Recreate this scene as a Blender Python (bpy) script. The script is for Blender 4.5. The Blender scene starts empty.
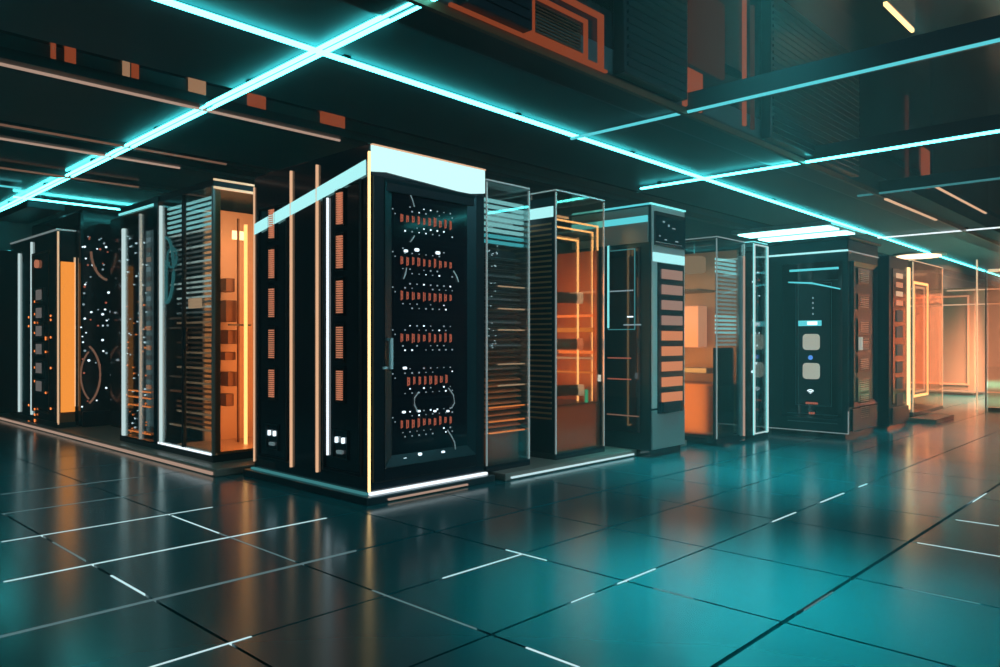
import bpy, bmesh, math, random
from mathutils import Vector
random.seed(11)
SC = bpy.context.scene
COL = SC.collection
# ------------------------------------------------------------------ view set-up (two-point perspective, level camera)
FPX = 761.6; HZ = 340.0; EYE = 1.08
AR, AF = 0.6895, 0.7243          # world X seen as (right, forward) = (AR, AF); world Y = (-AF, AR)
def rr(px): return (px - 500.0) / FPX
def PY(px, py, Y):               # photo pixel -> point on the plane y = Y
    r = rr(px); x = Y * (AF + AR * r) / (AR - AF * r); d = AF * x + AR * Y
    return (x, Y, EYE + (HZ - py) * d / FPX)
def PX(px, py, X):               # photo pixel -> point on the plane x = X
    r = rr(px); y = X * (AR - AF * r) / (AF + AR * r); d = AF * X + AR * y
    return (X, y, EYE + (HZ - py) * d / FPX)
def PZ(px, py, z):               # photo pixel -> point on the plane z
    d = FPX * (z - EYE) / (HZ - py); r = rr(px) * d
    return (AR * r + AF * d, -AF * r + AR * d, z)

# ------------------------------------------------------------------ materials
M = {}
def pmat(name, col, rough=0.4, metal=0.0, spec=0.5, noise=0.0, nscale=6.0, rn=0.0, emit=None, es=0.0, coat=0.0, bump=0.0):
    m = bpy.data.materials.new(name); m.use_nodes = True
    nt = m.node_tree; b = nt.nodes['Principled BSDF']
    b.inputs['Base Color'].default_value = (*col, 1); b.inputs['Roughness'].default_value = rough
    b.inputs['Metallic'].default_value = metal; b.inputs['Specular IOR Level'].default_value = spec
    b.inputs['Coat Weight'].default_value = coat; b.inputs['Coat Roughness'].default_value = 0.05
    if emit:
        b.inputs['Emission Color'].default_value = (*emit, 1); b.inputs['Emission Strength'].default_value = es
    if noise or rn or bump:
        tc = nt.nodes.new('ShaderNodeTexCoord'); n = nt.nodes.new('ShaderNodeTexNoise')
        n.inputs['Scale'].default_value = nscale; n.inputs['Detail'].default_value = 4
        nt.links.new(tc.outputs['Object'], n.inputs['Vector'])
        if noise:
            mx = nt.nodes.new('ShaderNodeMixRGB'); mx.blend_type = 'MIX'
            mx.inputs[1].default_value = (*[c * (1 - noise) for c in col], 1)
            mx.inputs[2].default_value = (*[min(1, c * (1 + noise)) for c in col], 1)
            nt.links.new(n.outputs['Fac'], mx.inputs[0]); nt.links.new(mx.outputs[0], b.inputs['Base Color'])
        if rn:
            mr = nt.nodes.new('ShaderNodeMapRange')
            mr.inputs[1].default_value = 0.3; mr.inputs[2].default_value = 0.7
            mr.inputs[3].default_value = max(0.02, rough - rn); mr.inputs[4].default_value = rough + rn
            nt.links.new(n.outputs['Fac'], mr.inputs[0]); nt.links.new(mr.outputs[0], b.inputs['Roughness'])
        if bump:
            bp = nt.nodes.new('ShaderNodeBump'); bp.inputs['Strength'].default_value = bump
            bp.inputs['Distance'].default_value = 0.01
            nt.links.new(n.outputs['Fac'], bp.inputs['Height']); nt.links.new(bp.outputs[0], b.inputs['Normal'])
    M[name] = m; return m
def emat(name, col, s):
    m = bpy.data.materials.new(name); m.use_nodes = True; nt = m.node_tree; nt.nodes.clear()
    e = nt.nodes.new('ShaderNodeEmission'); o = nt.nodes.new('ShaderNodeOutputMaterial')
    e.inputs[0].default_value = (*col, 1); e.inputs[1].default_value = s
    nt.links.new(e.outputs[0], o.inputs[0]); M[name] = m; return m
def gmat(name, tint, refl=0.12, rough=0.02):
    m = bpy.data.materials.new(name); m.use_nodes = True; nt = m.node_tree; nt.nodes.clear()
    t = nt.nodes.new('ShaderNodeBsdfTransparent'); t.inputs[0].default_value = (*tint, 1)
    g = nt.nodes.new('ShaderNodeBsdfGlossy'); g.inputs['Roughness'].default_value = rough
    lw = nt.nodes.new('ShaderNodeLayerWeight'); lw.inputs[0].default_value = 0.35
    ma = nt.nodes.new('ShaderNodeMath'); ma.operation = 'MULTIPLY_ADD'
    ma.inputs[1].default_value = 0.5; ma.inputs[2].default_value = refl; ma.use_clamp = True
    mx = nt.nodes.new('ShaderNodeMixShader'); o = nt.nodes.new('ShaderNodeOutputMaterial')
    nt.links.new(lw.outputs['Fresnel'], ma.inputs[0]); nt.links.new(ma.outputs[0], mx.inputs[0])
    nt.links.new(t.outputs[0], mx.inputs[1]); nt.links.new(g.outputs[0], mx.inputs[2])
    nt.links.new(mx.outputs[0], o.inputs[0]); M[name] = m; return m

pmat('floor_tile', (0.005, 0.110, 0.130), 0.19, 0.0, 0.7, noise=0.12, nscale=0.7, rn=0.02, coat=0.1)
M['floor_tile'].node_tree.nodes['Principled BSDF'].inputs['IOR'].default_value = 1.6
M['floor_tile'].node_tree.nodes['Principled BSDF'].inputs['Specular Tint'].default_value = (0.5, 0.95, 1.0, 1)
M['floor_tile'].node_tree.nodes['Principled BSDF'].inputs['Coat Roughness'].default_value = 0.16
pmat('joint', (0.003, 0.006, 0.008), 0.6)
pmat('soffit', (0.045, 0.085, 0.095), 0.62, 0.0, 0.3, noise=0.3, nscale=0.8)
pmat('ceiling_gloss', (0.012, 0.020, 0.026), 0.16, 0.0, 0.8, noise=0.3, nscale=1.2)
pmat('beam_metal', (0.05, 0.075, 0.085), 0.35, 0.4, 0.5)
pmat('beam_black', (0.008, 0.009, 0.011), 0.4)
pmat('wall_dark', (0.02, 0.035, 0.042), 0.35, 0.0, 0.6, noise=0.3, nscale=2)
pmat('wall_rust', (0.40, 0.22, 0.14), 0.6, 0.0, 0.4, noise=0.15, nscale=1.5)
pmat('gloss_black', (0.006, 0.013, 0.021), 0.12, 0.0, 0.8, coat=0.4)
pmat('satin_black', (0.009, 0.020, 0.029), 0.30, 0.3, 0.5)
pmat('dark_glass', (0.003, 0.006, 0.012), 0.08, 0.0, 0.6)
pmat('gunmetal', (0.08, 0.13, 0.15), 0.30, 0.8, 0.5)
pmat('steel', (0.30, 0.33, 0.33), 0.34, 0.45, 0.5)
pmat('silver', (0.55, 0.56, 0.55), 0.30, 0.35, 0.5)
pmat('teal_metal', (0.02, 0.060, 0.072), 0.24, 0.5, 0.5)
emat('screen_grey', (0.42, 0.38, 0.36), 0.30)  # emission added so the grey modules stay visible
pmat('copper_case', (0.50, 0.22, 0.10), 0.35, 0.3, 0.5, noise=0.15, nscale=5)
pmat('peach_case', (0.62, 0.38, 0.24), 0.35, 0.1, 0.5)
pmat('handle_white', (0.85, 0.88, 0.88), 0.35)
pmat('copper_dark', (0.16, 0.07, 0.035), 0.35, 0.5, 0.5, noise=0.2, nscale=9)
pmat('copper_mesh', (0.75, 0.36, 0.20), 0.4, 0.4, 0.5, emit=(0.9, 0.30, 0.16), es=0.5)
pmat('curb', (0.22, 0.19, 0.165), 0.35, 0.0, 0.5, noise=0.15, nscale=3)
pmat('cream', (0.62, 0.60, 0.52), 0.45, emit=(0.9, 0.82, 0.66), es=0.38)
pmat('cable_white', (0.7, 0.72, 0.72), 0.5, emit=(0.8, 0.85, 0.9), es=0.10)
pmat('louvre_dark', (0.05, 0.045, 0.045), 0.3, 0.6)
pmat('louvre_silver', (0.50, 0.50, 0.48), 0.3, 0.8)
pmat('grey_module', (0.16, 0.17, 0.175), 0.45, 0.2)
emat('neon_teal', (0.085, 0.88, 0.90), 9.5)
emat('neon_teal_soft', (0.10, 0.60, 0.66), 1.1)
emat('neon_teal_dim', (0.10, 0.45, 0.48), 0.45)
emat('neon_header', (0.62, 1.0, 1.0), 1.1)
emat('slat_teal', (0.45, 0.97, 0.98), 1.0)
emat('bar_pale', (0.72, 0.95, 0.95), 0.75)
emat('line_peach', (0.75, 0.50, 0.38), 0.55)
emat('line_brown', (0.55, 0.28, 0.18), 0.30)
emat('neon_warm', (1.0, 0.60, 0.24), 2.4)
emat('neon_peach', (1.0, 0.58, 0.34), 0.8)
emat('neon_amber', (1.0, 0.33, 0.05), 0.98)
emat('neon_orange', (1.0, 0.24, 0.05), 1.6)
emat('neon_white', (0.85, 0.95, 1.0), 1.3)
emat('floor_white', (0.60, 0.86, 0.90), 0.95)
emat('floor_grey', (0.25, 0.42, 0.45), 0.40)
emat('lamp_teal', (0.35, 1.0, 0.97), 5.0)
emat('lamp_warm', (1.0, 0.62, 0.36), 4.0)
emat('led_white', (0.75, 0.92, 1.0), 1.6)
emat('led_dim', (0.45, 0.62, 0.68), 0.55)
emat('led_rust', (0.85, 0.22, 0.13), 0.42)
emat('led_green', (0.10, 0.9, 0.55), 0.7)
emat('led_blue', (0.12, 0.35, 1.0), 0.8)
emat('window_orange', (1.0, 0.20, 0.07), 0.22)  # emissive colours for painted ceiling and gallery reflections
emat('window_dim', (1.0, 0.20, 0.07), 0.035)
emat('window_cream', (1.0, 0.55, 0.30), 0.3)
emat('tile_tan', (0.62, 0.36, 0.28), 0.50)
emat('tile_orange', (1.0, 0.34, 0.15), 0.62)
gmat('glass_clear', (0.86, 0.93, 0.93), 0.03)
gmat('glass_smoke', (0.55, 0.62, 0.64), 0.06)
gmat('glass_amber', (0.98, 0.86, 0.74), 0.03)
gmat('glass_peach', (1.0, 0.80, 0.68), 0.05, 0.1)

# ------------------------------------------------------------------ mesh builder
def wloc(o):
    v = Vector((0, 0, 0))
    while o: v += o.location; o = o.parent
    return v
class MB:
    def __init__(s): s.v = []; s.f = []
    def hexa(s, p):                      # p: 8 points, bottom ring then top ring
        n = len(s.v); s.v += [tuple(q) for q in p]
        for q in ((0,3,2,1),(4,5,6,7),(0,1,5,4),(1,2,6,5),(2,3,7,6),(3,0,4,7)): s.f.append(tuple(n+i for i in q))
        return s
    def box(s, x0, x1, y0, y1, z0, z1):
        return s.hexa([(x0,y0,z0),(x1,y0,z0),(x1,y1,z0),(x0,y1,z0),(x0,y0,z1),(x1,y0,z1),(x1,y1,z1),(x0,y1,z1)])
    def fb(s, F, a0, a1, z0, z1, d0, d1):      # box on a face: along a0..a1, up z0..z1, outward d0..d1
        return s.hexa([F(a0,z0,d1),F(a1,z0,d1),F(a1,z0,d0),F(a0,z0,d0),F(a0,z1,d1),F(a1,z1,d1),F(a1,z1,d0),F(a0,z1,d0)])
    def fprism(s, F, pts, d0, d1):             # outline (a, z) given thickness
        n = len(s.v); k = len(pts)
        s.v += [F(a, z, d0) for a, z in pts] + [F(a, z, d1) for a, z in pts]
        s.f.append(tuple(n+i for i in range(k))); s.f.append(tuple(n+k+i for i in reversed(range(k))))
        for i in range(k):
            j = (i+1) % k; s.f.append((n+i, n+k+i, n+k+j, n+j))
        return s
    def frame(s, F, a0, a1, z0, z1, w, d0, d1):
        s.fb(F,a0,a0+w,z0,z1,d0,d1); s.fb(F,a1-w,a1,z0,z1,d0,d1)
        s.fb(F,a0+w,a1-w,z0,z0+w,d0,d1); s.fb(F,a0+w,a1-w,z1-w,z1,d0,d1); return s
    def rrect(s, F, a0, a1, z0, z1, r, d0, d1, n=5):
        pts = []
        for cx, cz, t in ((a1-r,z1-r,0),(a0+r,z1-r,90),(a0+r,z0+r,180),(a1-r,z0+r,270)):
            for i in range(n+1):
                q = math.radians(t + 90*i/n); pts.append((cx+r*math.cos(q), cz+r*math.sin(q)))
        return s.fprism(F, pts, d0, d1)
    def disc(s, F, a, z, r, d0, d1, n=14):
        return s.fprism(F, [(a+r*math.cos(2*math.pi*i/n), z+r*math.sin(2*math.pi*i/n)) for i in range(n)], d0, d1)
    def tube(s, pts, r, n=8):
        pts = [Vector(p) for p in pts]; base = len(s.v)
        for i, p in enumerate(pts):
            t = (pts[min(i+1,len(pts)-1)] - pts[max(i-1,0)]).normalized()
            u = t.cross(Vector((0,0,1)))
            if u.length < 1e-3: u = t.cross(Vector((0,1,0)))
            u.normalize(); w = t.cross(u)
            for k in range(n):
                q = 2*math.pi*k/n; s.v.append(tuple(p + u*(r*math.cos(q)) + w*(r*math.sin(q))))
        for i in range(len(pts)-1):
            for k in range(n):
                a = base+i*n+k; b = base+i*n+(k+1)%n; s.f.append((a, b, b+n, a+n))
        s.f.append(tuple(base+k for k in reversed(range(n)))); e = base+(len(pts)-1)*n
        s.f.append(tuple(e+k for k in range(n))); return s
    def bezel(s, F, a0, a1, z0, z1, w, dout, din):    # chamfered frame sloping inwards
        o = [(a0,z0),(a1,z0),(a1,z1),(a0,z1)]; i = [(a0+w,z0+w),(a1-w,z0+w),(a1-w,z1-w),(a0+w,z1-w)]
        n = len(s.v)
        s.v += [F(a,z,dout) for a,z in o] + [F(a,z,din) for a,z in i] + [F(a,z,din-0.01) for a,z in o] + [F(a,z,din-0.01) for a,z in i]
        for k in range(4):
            j = (k+1)%4
            s.f += [(n+k,n+j,n+4+j,n+4+k),(n+k,n+8+k,n+8+j,n+j),(n+4+k,n+4+j,n+12+j,n+12+k),(n+8+k,n+12+k,n+12+j,n+8+j)]
        return s
    def build(s, name, mat, parent=None, bevel=0.0, smooth=False):
        L = wloc(parent) if parent else Vector((0,0,0))
        if not parent and s.v:
            n = len(s.v); L = Vector((sum(v[0] for v in s.v)/n, sum(v[1] for v in s.v)/n, min(v[2] for v in s.v)))
        me = bpy.data.meshes.new(name)
        me.from_pydata([(v[0]-L.x, v[1]-L.y, v[2]-L.z) for v in s.v], [], s.f)
        bm = bmesh.new(); bm.from_mesh(me); bmesh.ops.recalc_face_normals(bm, faces=bm.faces); bm.to_mesh(me); bm.free()
        me.materials.append(M[mat])
        if smooth:
            for p in me.polygons: p.use_smooth = True
        o = bpy.data.objects.new(name, me); COL.objects.link(o)
        if name == 'indicator_dots': o['kind'] = 'stuff'
        if parent: o.parent = parent
        else: o.location = L
        if bevel:
            b = o.modifiers.new('b', 'BEVEL'); b.width = bevel; b.segments = 2; b.limit_method = 'ANGLE'
        return o
def FYp(Y): return lambda a, z, d: (a, Y - d, z)      # face looking to -y
def FXp(X): return lambda a, z, d: (X - d, a, z)      # face looking to -x
def FZp(Z): return lambda a, b, d: (a, b, Z - d)      # underside
def thing(name, loc, label, cat, group=None):
    o = bpy.data.objects.new(name, None); COL.objects.link(o); o.location = loc; o.empty_display_size = 0.1
    o['label'] = label; o['category'] = cat
    if group: o['group'] = group
    return o
def tag(o, label, cat, group=None):
    o['label'] = label; o['category'] = cat
    if group: o['group'] = group
    return o
def struct(o): o['kind'] = 'structure'; return o

# ------------------------------------------------------------------ floor
def build_floor():
    ys = [-3.1,-2.38,-1.66,-0.94,-0.22,0.5,1.22,1.95,2.57,3.22,3.95,4.74,5.5,6.2,7.0] + [7.0+0.8*i for i in range(1,13)]
    xs = [-6.0+0.73*i for i in range(0,10)] + [1.30,2.0,2.86,3.61,4.47,5.2] + [5.2+0.82*i for i in range(1,39)]
    xs = sorted(set(round(x,3) for x in xs)); g = 0.006
    m = MB(); 
    for i in range(len(xs)-1):
        if xs[i+1]-xs[i] < 0.1: continue
        for j in range(len(ys)-1):
            gy0 = 0.014 if abs(ys[j]-3.22)<.01 or abs(ys[j]-1.22)<.01 else g
            gx = g
            m.box(xs[i]+gx, xs[i+1]-gx, ys[j]+gy0, ys[j+1]-g, -0.03, 0.0)
    m.box(xs[0]-.1, xs[-1]+.1, ys[0]-.1, ys[-1]+.1, -0.12, -0.028)
    o = m.build('floor', 'floor_tile'); struct(o)
    return xs, ys
XS, YS = build_floor()

# inlaid light strips in the floor joints: (kind, pixel start, pixel end, fixed coordinate)
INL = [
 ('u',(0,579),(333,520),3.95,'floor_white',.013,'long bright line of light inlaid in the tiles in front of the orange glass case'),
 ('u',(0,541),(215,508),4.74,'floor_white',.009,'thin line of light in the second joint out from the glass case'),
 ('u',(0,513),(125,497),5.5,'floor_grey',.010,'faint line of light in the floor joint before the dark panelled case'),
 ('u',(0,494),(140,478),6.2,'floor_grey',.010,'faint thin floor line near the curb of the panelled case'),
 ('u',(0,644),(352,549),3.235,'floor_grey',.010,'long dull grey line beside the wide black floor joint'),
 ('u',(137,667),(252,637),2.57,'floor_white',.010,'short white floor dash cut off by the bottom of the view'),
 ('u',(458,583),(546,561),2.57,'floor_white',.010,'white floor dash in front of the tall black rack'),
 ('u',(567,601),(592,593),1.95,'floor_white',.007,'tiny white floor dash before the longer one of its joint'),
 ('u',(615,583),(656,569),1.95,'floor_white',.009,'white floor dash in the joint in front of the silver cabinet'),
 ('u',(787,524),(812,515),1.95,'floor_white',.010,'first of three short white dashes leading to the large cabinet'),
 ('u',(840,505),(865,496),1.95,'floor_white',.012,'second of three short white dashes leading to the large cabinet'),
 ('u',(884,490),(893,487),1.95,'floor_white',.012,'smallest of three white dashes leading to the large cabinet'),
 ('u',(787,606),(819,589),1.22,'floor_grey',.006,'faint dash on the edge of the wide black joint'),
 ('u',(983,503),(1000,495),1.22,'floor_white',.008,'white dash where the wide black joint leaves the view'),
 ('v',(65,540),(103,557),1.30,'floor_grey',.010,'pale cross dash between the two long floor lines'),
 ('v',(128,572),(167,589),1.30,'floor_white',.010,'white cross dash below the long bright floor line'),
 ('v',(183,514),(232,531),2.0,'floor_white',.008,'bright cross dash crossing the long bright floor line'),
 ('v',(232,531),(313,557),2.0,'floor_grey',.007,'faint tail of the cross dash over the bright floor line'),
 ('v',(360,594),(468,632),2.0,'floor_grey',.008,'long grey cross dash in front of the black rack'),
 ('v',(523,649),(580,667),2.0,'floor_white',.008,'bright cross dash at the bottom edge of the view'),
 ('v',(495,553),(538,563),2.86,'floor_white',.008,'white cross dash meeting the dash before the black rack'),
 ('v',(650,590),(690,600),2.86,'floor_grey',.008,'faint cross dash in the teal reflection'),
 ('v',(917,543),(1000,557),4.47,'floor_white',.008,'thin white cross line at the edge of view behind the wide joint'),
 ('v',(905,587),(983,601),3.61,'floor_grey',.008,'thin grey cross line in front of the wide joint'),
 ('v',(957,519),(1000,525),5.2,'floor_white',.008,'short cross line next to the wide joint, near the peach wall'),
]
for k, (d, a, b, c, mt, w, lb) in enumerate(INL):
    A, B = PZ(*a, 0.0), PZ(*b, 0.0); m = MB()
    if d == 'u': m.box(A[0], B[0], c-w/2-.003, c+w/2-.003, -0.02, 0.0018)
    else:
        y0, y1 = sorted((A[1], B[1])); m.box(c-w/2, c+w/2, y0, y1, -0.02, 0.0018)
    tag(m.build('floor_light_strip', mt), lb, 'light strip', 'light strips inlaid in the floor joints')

# ------------------------------------------------------------------ shell
XW0, XW1, YW0, YW1 = -5.5, 36.0, -2.9, 16.0
struct(MB().box(XW0-.1, XW0, YW0, YW1, 0, 5.6).build('wall_west', 'wall_dark'))
struct(MB().box(XW1, XW1+.1, YW0, YW1, 0, 5.6).build('wall_east', 'wall_rust'))
struct(MB().box(XW0, XW1, YW0-.1, YW0, 0, 5.6).build('wall_south', 'wall_dark'))
struct(MB().box(XW0, XW1, YW1, YW1+.1, 0, 5.6).build('wall_north', 'wall_dark'))
# low soffit over the rack row, then the slot and the glossy ceiling behind it
struct(MB().box(XW0, XW1, 3.62, 6.20, 3.25, 3.45).build('ceiling', 'soffit'))
struct(MB().box(XW0, XW1, 6.84, 8.75, 3.25, 3.45).build('ceiling', 'soffit'))
struct(MB().box(XW0, XW1, 9.40, YW1, 3.25, 3.45).build('ceiling', 'ceiling_gloss'))
struct(MB().box(XW0, XW1, 3.62, YW1, 3.75, 3.85).build('ceiling', 'soffit'))
struct(MB().box(XW0, XW1, YW0, 3.70, 5.4, 5.6).build('ceiling', 'ceiling_gloss'))
# beams along the row
def beam(y0, y1, z0, z1, mat, n, x0=XW0, x1=XW1): struct(MB().box(x0, x1, y0, y1, z0, z1).build('trim_%d' % n, mat))
beam(3.62, 4.02, 3.215, 3.25, 'beam_black', 1)
beam(6.70, 6.84, 3.215, 3.30, 'beam_black', 2)
beam(8.75, 8.95, 3.22, 3.40, 'beam_black', 3)
beam(9.25, 9.40, 3.22, 3.40, 'beam_black', 4)
beam(4.02, 4.06, 3.225, 3.25, 'beam_metal', 5)
beam(10.9, 11.1, 3.21, 3.25, 'beam_black', 6)
# fascia of the slot, its reflections painted as glowing patches
struct(MB().box(XW0, XW1, 6.84, 6.90, 3.45, 3.75).build('trim_7', 'ceiling_gloss'))
def lit_strip(name, pts, r, mat, label, group, cat='light strip', housing=None):
    t = MB()
    (x0,y0,z0),(x1,y1,z1) = pts
    if abs(x1-x0) > abs(y1-y0): t.box(x0,x1,y0-r,y0+r,z0,z0+.02)
    else: t.box(x0-r,x0+r,min(y0,y1),max(y0,y1),z0,z0+.02)
    return tag(t.build(name, mat), label, cat, group)
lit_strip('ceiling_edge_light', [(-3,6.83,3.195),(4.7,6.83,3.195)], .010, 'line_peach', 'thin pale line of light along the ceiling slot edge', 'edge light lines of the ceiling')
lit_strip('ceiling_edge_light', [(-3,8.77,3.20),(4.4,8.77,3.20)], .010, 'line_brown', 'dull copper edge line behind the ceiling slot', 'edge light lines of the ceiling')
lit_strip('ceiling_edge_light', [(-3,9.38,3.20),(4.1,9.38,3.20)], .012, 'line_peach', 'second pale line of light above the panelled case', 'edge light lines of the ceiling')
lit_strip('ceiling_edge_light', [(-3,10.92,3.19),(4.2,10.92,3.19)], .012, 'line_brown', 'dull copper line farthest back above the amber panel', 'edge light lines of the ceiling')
for (p0, p1, y0, y1, mt, lb) in ((52,56,41,66,'window_orange','narrow orange lit opening in the ceiling slot, at its end'),
        (66,76,50,72,'window_orange','wide orange lit opening in the ceiling slot'),
        (124,130,70,90,'window_cream','cream lit opening in the ceiling slot, left of the teal tube'),
        (133,139,73,92,'window_orange','orange twin of the cream opening in the ceiling slot'),
        (190,206,88,106,'window_cream','cream lit opening in the ceiling slot near the tube crossing'),
        (249,266,103,121,'window_orange','small dim orange opening in the ceiling slot before the rack'),
        (322,345,124,142,'window_orange','wide orange opening of the ceiling slot just over the tall rack')):
    a, b = PY(p0, y0, 6.80), PY(p1, y1, 6.80)
    tag(MB().box(a[0], b[0], 6.80, 6.838, 3.31, 3.62).build('slot_lamp', mt), lb, 'lamp', 'lit openings in the ceiling slot')  # emissive patches stand in for reflections on the fascia

# ------------------------------------------------------------------ upper gallery over the aisle
gal = MB().box(XW0, XW1, 3.62, 3.70, 3.45, 5.4); struct(gal.build('wall_gallery', 'ceiling_gloss'))
struct(MB().box(XW0, XW1, 3.60, 3.64, 3.16, 3.22).build('trim_8', 'copper_dark'))
FG = FYp(3.62)
def gx(px): return PY(px, 0, 3.62)[0]
def gz(px, py): return PY(px, py, 3.62)[2]
t = thing('gallery_window', (gx(575), 3.62, 3.22), 'stepped orange-lit window frame above the ceiling edge', 'window')  # emissive frames stand in for an orange reflection
m = MB(); m.frame(FG, gx(524), gx(599), 3.23, 3.66, .022, 0, .05); m.build('window_frame', 'window_orange', t)
m = MB(); m.frame(FG, gx(530), gx(585), 3.27, 3.57, .022, 0, .03); m.build('inner_frame', 'window_orange', t)
m = MB()
for i in range(9): m.fb(FG, gx(534), gx(580), 3.31+.025*i, 3.322+.025*i, 0, .01)
m.build('slat_screen', 'copper_dark', t)
lit_strip('ceiling_edge_light', [(3.3,3.585,3.215),(5.0,3.585,3.215)], .013, 'window_orange', 'broad orange line on the ceiling edge under the stepped window', 'edge light lines of the ceiling')  # emissive strip painted for orange reflected by the fascia
lit_strip('ceiling_edge_light', [(12.0,3.61,3.14),(14.7,3.61,3.14)], .02, 'neon_peach', 'pale line on the ceiling edge near the peach wall', 'edge light lines of the ceiling')
lit_strip('ceiling_edge_light', [(12.3,3.05,3.3),(15.6,3.05,3.3)], .015, 'neon_peach', 'thin peach line hanging over the aisle end', 'edge light lines of the ceiling')
struct(MB().box(12.2,15.7,3.03,3.07,3.32,5.4).build('trim_9','ceiling_gloss'))
for (p0,p1,za,zb,mt,lb) in ((682,700,3.24,3.6,'window_orange','copper lit panel low on the gallery wall past the silver cabinet'),
        (683,722,3.66,4.4,'window_dim','tall dim copper panel on the gallery wall'),
        (742,744,3.3,4.9,'window_orange','thin orange upright on the gallery wall beside copper panel'),
        (750,752,3.3,4.6,'window_dim','very thin dim upright on the gallery wall'),
        (921,928,3.62,4.25,'window_orange','orange upright on the gallery wall above the aisle end'),
        (905,907,3.4,4.9,'window_dim','thin dim upright near the aisle end')):
    m = MB(); m.fb(FG, gx(p0), gx(p1), za, zb, 0, .03)
    if p1-p0 > 10:
        pass
    tag(m.build('lit_window', mt), lb, 'window', 'lit windows on the gallery wall')  # emissive panels painted for orange reflections on the glossy wall
# gallery cabinets (dark, behind the upper edge)
for i, (p0, p1, zt) in enumerate(((455,520,5.2),(612,676,5.0),(760,850,4.8))):
    t = thing('gallery_cabinet', (gx(p0), 3.6, 3.46), ['dark ribbed cabinet on the gallery wall next to the stepped window','dark cabinet on the gallery wall between window and copper panels','dark wide cabinet on the gallery wall over the beams'][i], 'cabinet', 'dark cabinets on the gallery wall')
    a, b = gx(p0), gx(p1)
    MB().fb(FG, a, b, 3.24, zt, .01, .12).build('body', 'satin_black', t, bevel=.01)
    m = MB(); n = int((zt-3.3)/.07)
    for k in range(n): m.fb(FG, a+.04, b-.04, 3.3+.07*k, 3.33+.07*k, .11, .135)
    m.build('rib_panel', 'satin_black', t)
p = PZ(885,0,5.0); q = PZ(915,27,5.0)
t = tag(MB().box(p[0], q[0], p[1]-.03, p[1]+.03, 4.98, 5.4).build('hanging_light_bar', 'gloss_black'), 'short warm glowing bar hanging high over the aisle', 'lamp')
MB().box(p[0], q[0], p[1]-.018, p[1]+.018, 4.94, 4.98).build('light_tube', 'neon_warm', t)
# cross beams over the aisle
for i, xb in enumerate((6.3, 9.05, 11.7)):
    struct(MB().box(xb-.02, xb+.10, YW0, 3.60, 3.20, 3.36).build('trim_%d' % (10+i), 'beam_metal'))

# ------------------------------------------------------------------ teal ceiling tubes
def tube_lamp(axis, c, a0, a1, label, double=False, w=.028, mat='neon_teal', z=3.205, hmat='beam_black', gap=.03):
    mid = (a0+a1)/2
    t = thing('ceiling_tube_light', (mid, c, z) if axis == 'u' else (c, mid, z), label, 'ceiling light', 'teal tube lights crossing the ceiling')
    h = MB(); e = MB()
    q = a0 + .4
    while q < a1 - .3:                                  # short hangers between tube and ceiling
        h = MB()
        if axis == 'u': h.box(q-.03, q+.03, c-w*.3-(gap if double else 0), c+w*.3+(gap if double else 0), z+.022, 3.25)
        else: h.box(c-w*.3-(gap if double else 0), c+w*.3+(gap if double else 0), q-.03, q+.03, z+.022, 3.25)
        h.build('hanger', hmat, t); q += 2.0
    for s in ((-1, 1) if double else (0,)):
        e = MB(); cc = c + s*gap
        if axis == 'u': e.box(a0, a1, cc-w/2, cc+w/2, z, z+.022)
        else: e.box(cc-w/2, cc+w/2, a0, a1, z, z+.022)
        e.build('light_tube', mat, t)
    return t
t1 = tube_lamp('v', 3.285, 3.50, 15.9, 'bright double teal tube running across the ceiling behind the black rack', True, w=.024, gap=.034); t1.rotation_euler.z = -math.atan(.025)
t2 = tube_lamp('u', 5.16, -1.0, 35.5, 'longest single teal tube, running along the rack row to the far end', w=.046, z=3.20); t2.rotation_euler.z = math.atan(.022)
tube_lamp('v', 6.30, -2.8, 4.97, 'pale thin tube under the first beam over the aisle', w=.024, mat='neon_teal_soft', z=3.18)
tube_lamp('v', 9.05, -2.8, 5.9, 'teal tube under the second beam over the aisle', w=.045, z=3.18)
tube_lamp('v', 11.7, -2.8, 3.9, 'dim grey-teal tube under the third beam over the aisle', w=.05, mat='neon_teal_dim', z=3.18)
tube_lamp('v', 16.8, -2.8, 5.2, 'far pale tube crossing the peach end of the hall', w=.06, mat='neon_white', z=3.18)
tube_lamp('u', 13.0, 3.2, 5.4, 'short thin teal tube at the far end behind the amber panel', w=.045, z=3.19)
tube_lamp('u', 12.2, -1.0, 3.1, 'short thin teal tube low at the far corner past the crossing', w=.03, mat='neon_teal_soft', z=3.19)
t = thing('ceiling_panel_light', (14.8, 5.9, 3.1), 'bright flat teal-white panel lamp above the large dark cabinet', 'ceiling light')
MB().box(14.1,15.9,5.15,7.1,3.17,3.25).build('housing','steel',t,bevel=.01)
MB().box(14.2,14.75,5.25,7.0,3.15,3.172).build('light_tube','lamp_teal',t)
MB().box(15.1,15.6,5.25,7.0,3.15,3.172).build('light_tube','lamp_teal',t)
t = thing('ceiling_disc_light', (21.2, 5.6, 3.1), 'round warm white lamp on the far peach ceiling', 'ceiling light')
MB().disc(FZp(3.25), 21.2, 5.6, .62, 0, .05, 28).build('housing','steel',t)
MB().disc(FZp(3.25), 21.2, 5.6, .5, .05, .08, 28).build('diffuser','lamp_warm',t)

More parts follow.
